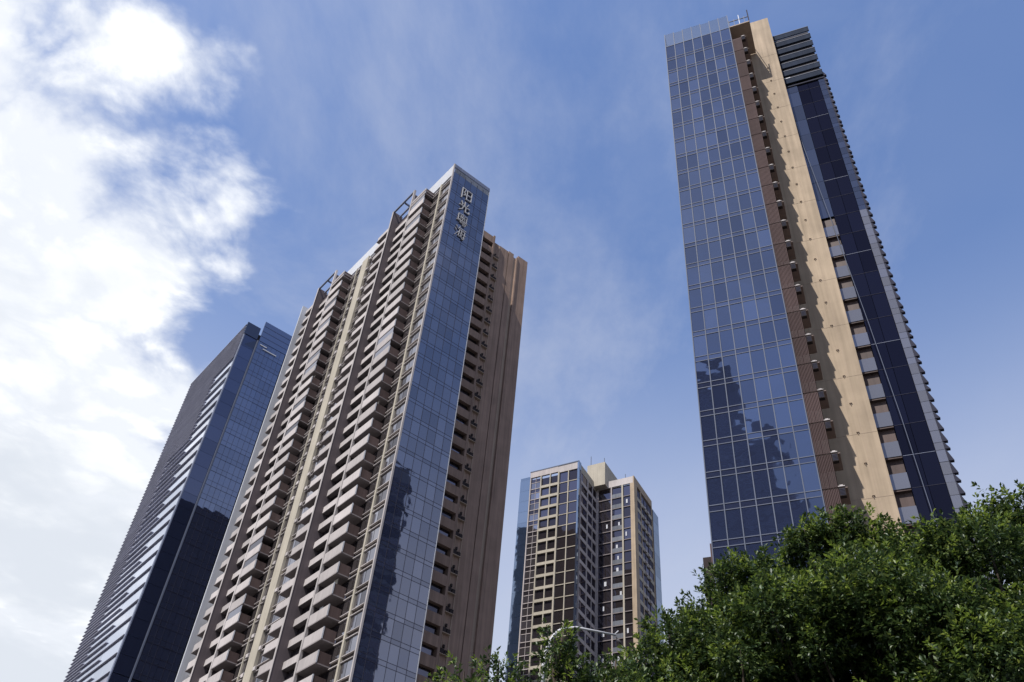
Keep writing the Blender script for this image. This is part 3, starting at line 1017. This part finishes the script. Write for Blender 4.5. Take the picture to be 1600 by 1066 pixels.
def make_tree(label, base, lobes, seed, leaf=0.13, dens=1.65, group=None):
    """lobes: list of (x, y, z, r) foliage clumps; trunk and limbs reach every clump"""
    r = np.random.default_rng(seed)
    root = empty('leafy_tree', (base[0], base[1], 0))
    tag(root, label, 'tree', group)
    o = np.array([base[0], base[1], 0.0])
    fork = np.array([0, 0, base[2]])
    link('trunk', tube_mesh('trunk', [(0, 0, 0), (0.05, 0.02, base[2] * 0.35), (-0.04, 0.05, base[2] * 0.7), tuple(fork)],
                            [0.30, 0.22, 0.19, 0.16], 'bark', 10), root)
    sp = []
    tw_v = []
    for (x, y, z, rad) in lobes:
        c = np.array([x, y, z]) - o
        # limb to the clump
        mid = fork * 0.45 + c * 0.55 + np.array([0, 0, -0.12 * np.linalg.norm(c - fork)])
        mid += r.normal(size=3) * 0.15
        link('limb', tube_mesh('limb', [tuple(fork + (c - fork) * 0.02 - np.array([0, 0, 0.3])), tuple(mid), tuple(c - np.array([0, 0, rad * 0.2])), tuple(c + np.array([0, 0, rad * 0.55]))],
                               [0.085, 0.05, 0.03, 0.012], 'bark', 6), root)
        n = int(dens * 105 * rad ** 2 / 1.0)
        u = r.normal(size=(n, 3))
        u /= np.linalg.norm(u, axis=1, keepdims=True)
        rr = rad * (0.45 + 0.55 * r.random(n) ** 0.5)
        # a knobbly, lobed outline with some long shoots
        ph = r.random(6) * 6.28
        k = 1 + 0.20 * np.sin(u[:, 0] * 4.5 + ph[0]) * np.sin(u[:, 1] * 4.5 + ph[1]) + 0.14 * np.sin(u[:, 2] * 7 + ph[2]) * np.sin(u[:, 0] * 8 + ph[3])
        k *= np.where(r.random(n) < 0.05, 1.22, 1.0)
        p = c + u * (rr * k)[:, None] * np.array([1.0, 1.0, 0.68])
        dr = u * 0.85 + np.array([0, 0, 0.6]) + r.normal(size=(n, 3)) * 0.35
        sp.append(np.concatenate([p, dr, (rr / rad)[:, None]], 1))
    sp = np.concatenate(sp, 0)
    sunlit_young = (sp[:, 6] > 0.80) & (sp[:, 5] > 0.55) & (r.random(len(sp)) < 0.5)  # upper outer sprays: young tips with sunlight put into their colour
    link('crown', leaf_cloud('crown', sp[~sunlit_young], seed + 5, leaf, 'leaf'), root)
    link('sunlit_young_shoots', leaf_cloud('sunlit_young_shoots', sp[sunlit_young], seed + 9, leaf * 0.9, 'sunlit_young_leaf'), root)
    return root


def polar(az, tn, d, r):
    """centre of a clump of radius r whose top is seen at tangent tn from the pavement, d metres off in bearing az"""
    a = R(az)
    return (d * math.sin(a), d * math.cos(a), 1.6 + d * tn - 0.72 * r, r)


def fill(lobes, azs, tn_lo, tn_hi, d0, d1, n, seed, r0=0.7, r1=1.35):
    q = random.Random(seed)
    for _ in range(n):
        a = q.uniform(*azs)
        lim = tn_hi(a) if callable(tn_hi) else tn_hi
        tn = q.uniform(tn_lo, lim)
        lobes.append(polar(a, tn, q.uniform(d0, d1), q.uniform(r0, r1)))
    return lobes


def build_trees():
    # broad tree in front of the glass tower, left part
    l1 = [polar(11.6, .478, 21, .8), polar(12.6, .508, 21, .8), polar(14.0, .515, 22, .9), polar(15.2, .530, 22, 1.0), polar(16.6, .572, 22, .8),
          polar(17.9, .583, 22, .9), polar(19.0, .565, 22.5, .9)]
    fill(l1, (11.4, 19.5), .36, lambda a: .455 + (a - 11) * .011, 19.5, 23.5, 36, 3)
    make_tree('wide leafy tree whose crown hides the foot of the pale glass grid', (6.2, 21.0, 5.2), l1, 21)
    # tallest clump
    l2 = [polar(20.6, .585, 22, .9), polar(22.4, .622, 21.5, .65), polar(22.9, .610, 22, .9), polar(24.3, .634, 21.5, .75), polar(24.8, .615, 22, 1.0),
          polar(26.2, .625, 22, .8), polar(27.2, .598, 22, 1.0)]
    fill(l2, (19.0, 27.5), .36, lambda a: .56 if a < 22 else .585, 19.5, 23.5, 44, 5)
    make_tree('tree with the topmost leafy shoots in front of the beige wall', (9.2, 19.6, 5.6), l2, 37)
    l3 = [polar(28.6, .585, 21.5, 1.0), polar(30.0, .590, 21.5, 1.0), polar(31.2, .592, 21.5, 1.0), polar(32.6, .597, 21.5, .9), polar(33.4, .585, 21.0, 1.0)]
    fill(l3, (27, 33.5), .34, .55, 18.5, 22.5, 42, 8)
    make_tree('level-topped tree under the dark glass wing of the tower', (11.0, 17.9, 5.2), l3, 51)
    l4 = [polar(33.9, .612, 24, .7), polar(34.6, .590, 24, .9), polar(35.6, .622, 24, .8), polar(36.6, .600, 24, 1.0), polar(38, .605, 24, 1.1), polar(35.2, .575, 23.5, 1.2), polar(37, .56, 23, 1.2)]
    fill(l4, (32.5, 39), .36, .56, 20, 24.5, 38, 13)
    make_tree('darker tree standing behind, rising above the level-topped one', (15.0, 19.4, 5.6), l4, 67)
    # smaller trees below the distant block
    l5 = [polar(-.9, 0.433, 15, .55), polar(-.2, 0.420, 15, .6), polar(1.3, 0.450, 15.2, .45), polar(1.9, 0.428, 15, .5), polar(-1.9, 0.403, 15, .5)]
    fill(l5, (-2, 2.2), .30, .40, 14.2, 15.8, 10, 17, .55, .85)
    make_tree('small loose tree at the foot of the shaded beige service side', (0.2, 15.0, 3.6), l5, 71, leaf=0.095, dens=1.5)
    l6 = [polar(5.4, 0.493, 15.5, .42), polar(4.9, 0.473, 15.5, .4), polar(5.9, 0.463, 15.5, .45), polar(5.3, 0.443, 15.5, .6), polar(6.2, 0.418, 15.3, .6)]
    fill(l6, (5.2, 6.6), .30, .41, 14.5, 16, 8, 19, .55, .85)
    make_tree('narrow tree screening the bend of the street lamp', (1.4, 15.4, 3.8), l6, 83, leaf=0.095, dens=1.7)
    l7 = [polar(7.4, 0.433, 16, .6), polar(8.3, 0.440, 16, .55), polar(9.0, 0.458, 16, .5), polar(9.7, 0.443, 16.2, .6), polar(10.6, 0.428, 16.2, .65), polar(6.9, 0.413, 16, .5)]
    fill(l7, (6.8, 11.2), .32, .42, 15, 16.8, 12, 23, .6, .9)
    make_tree('bright green bushy tree below the tip of the street lamp arm', (2.5, 15.8, 3.8), l7, 91, leaf=0.095, dens=1.7)


build_trees()
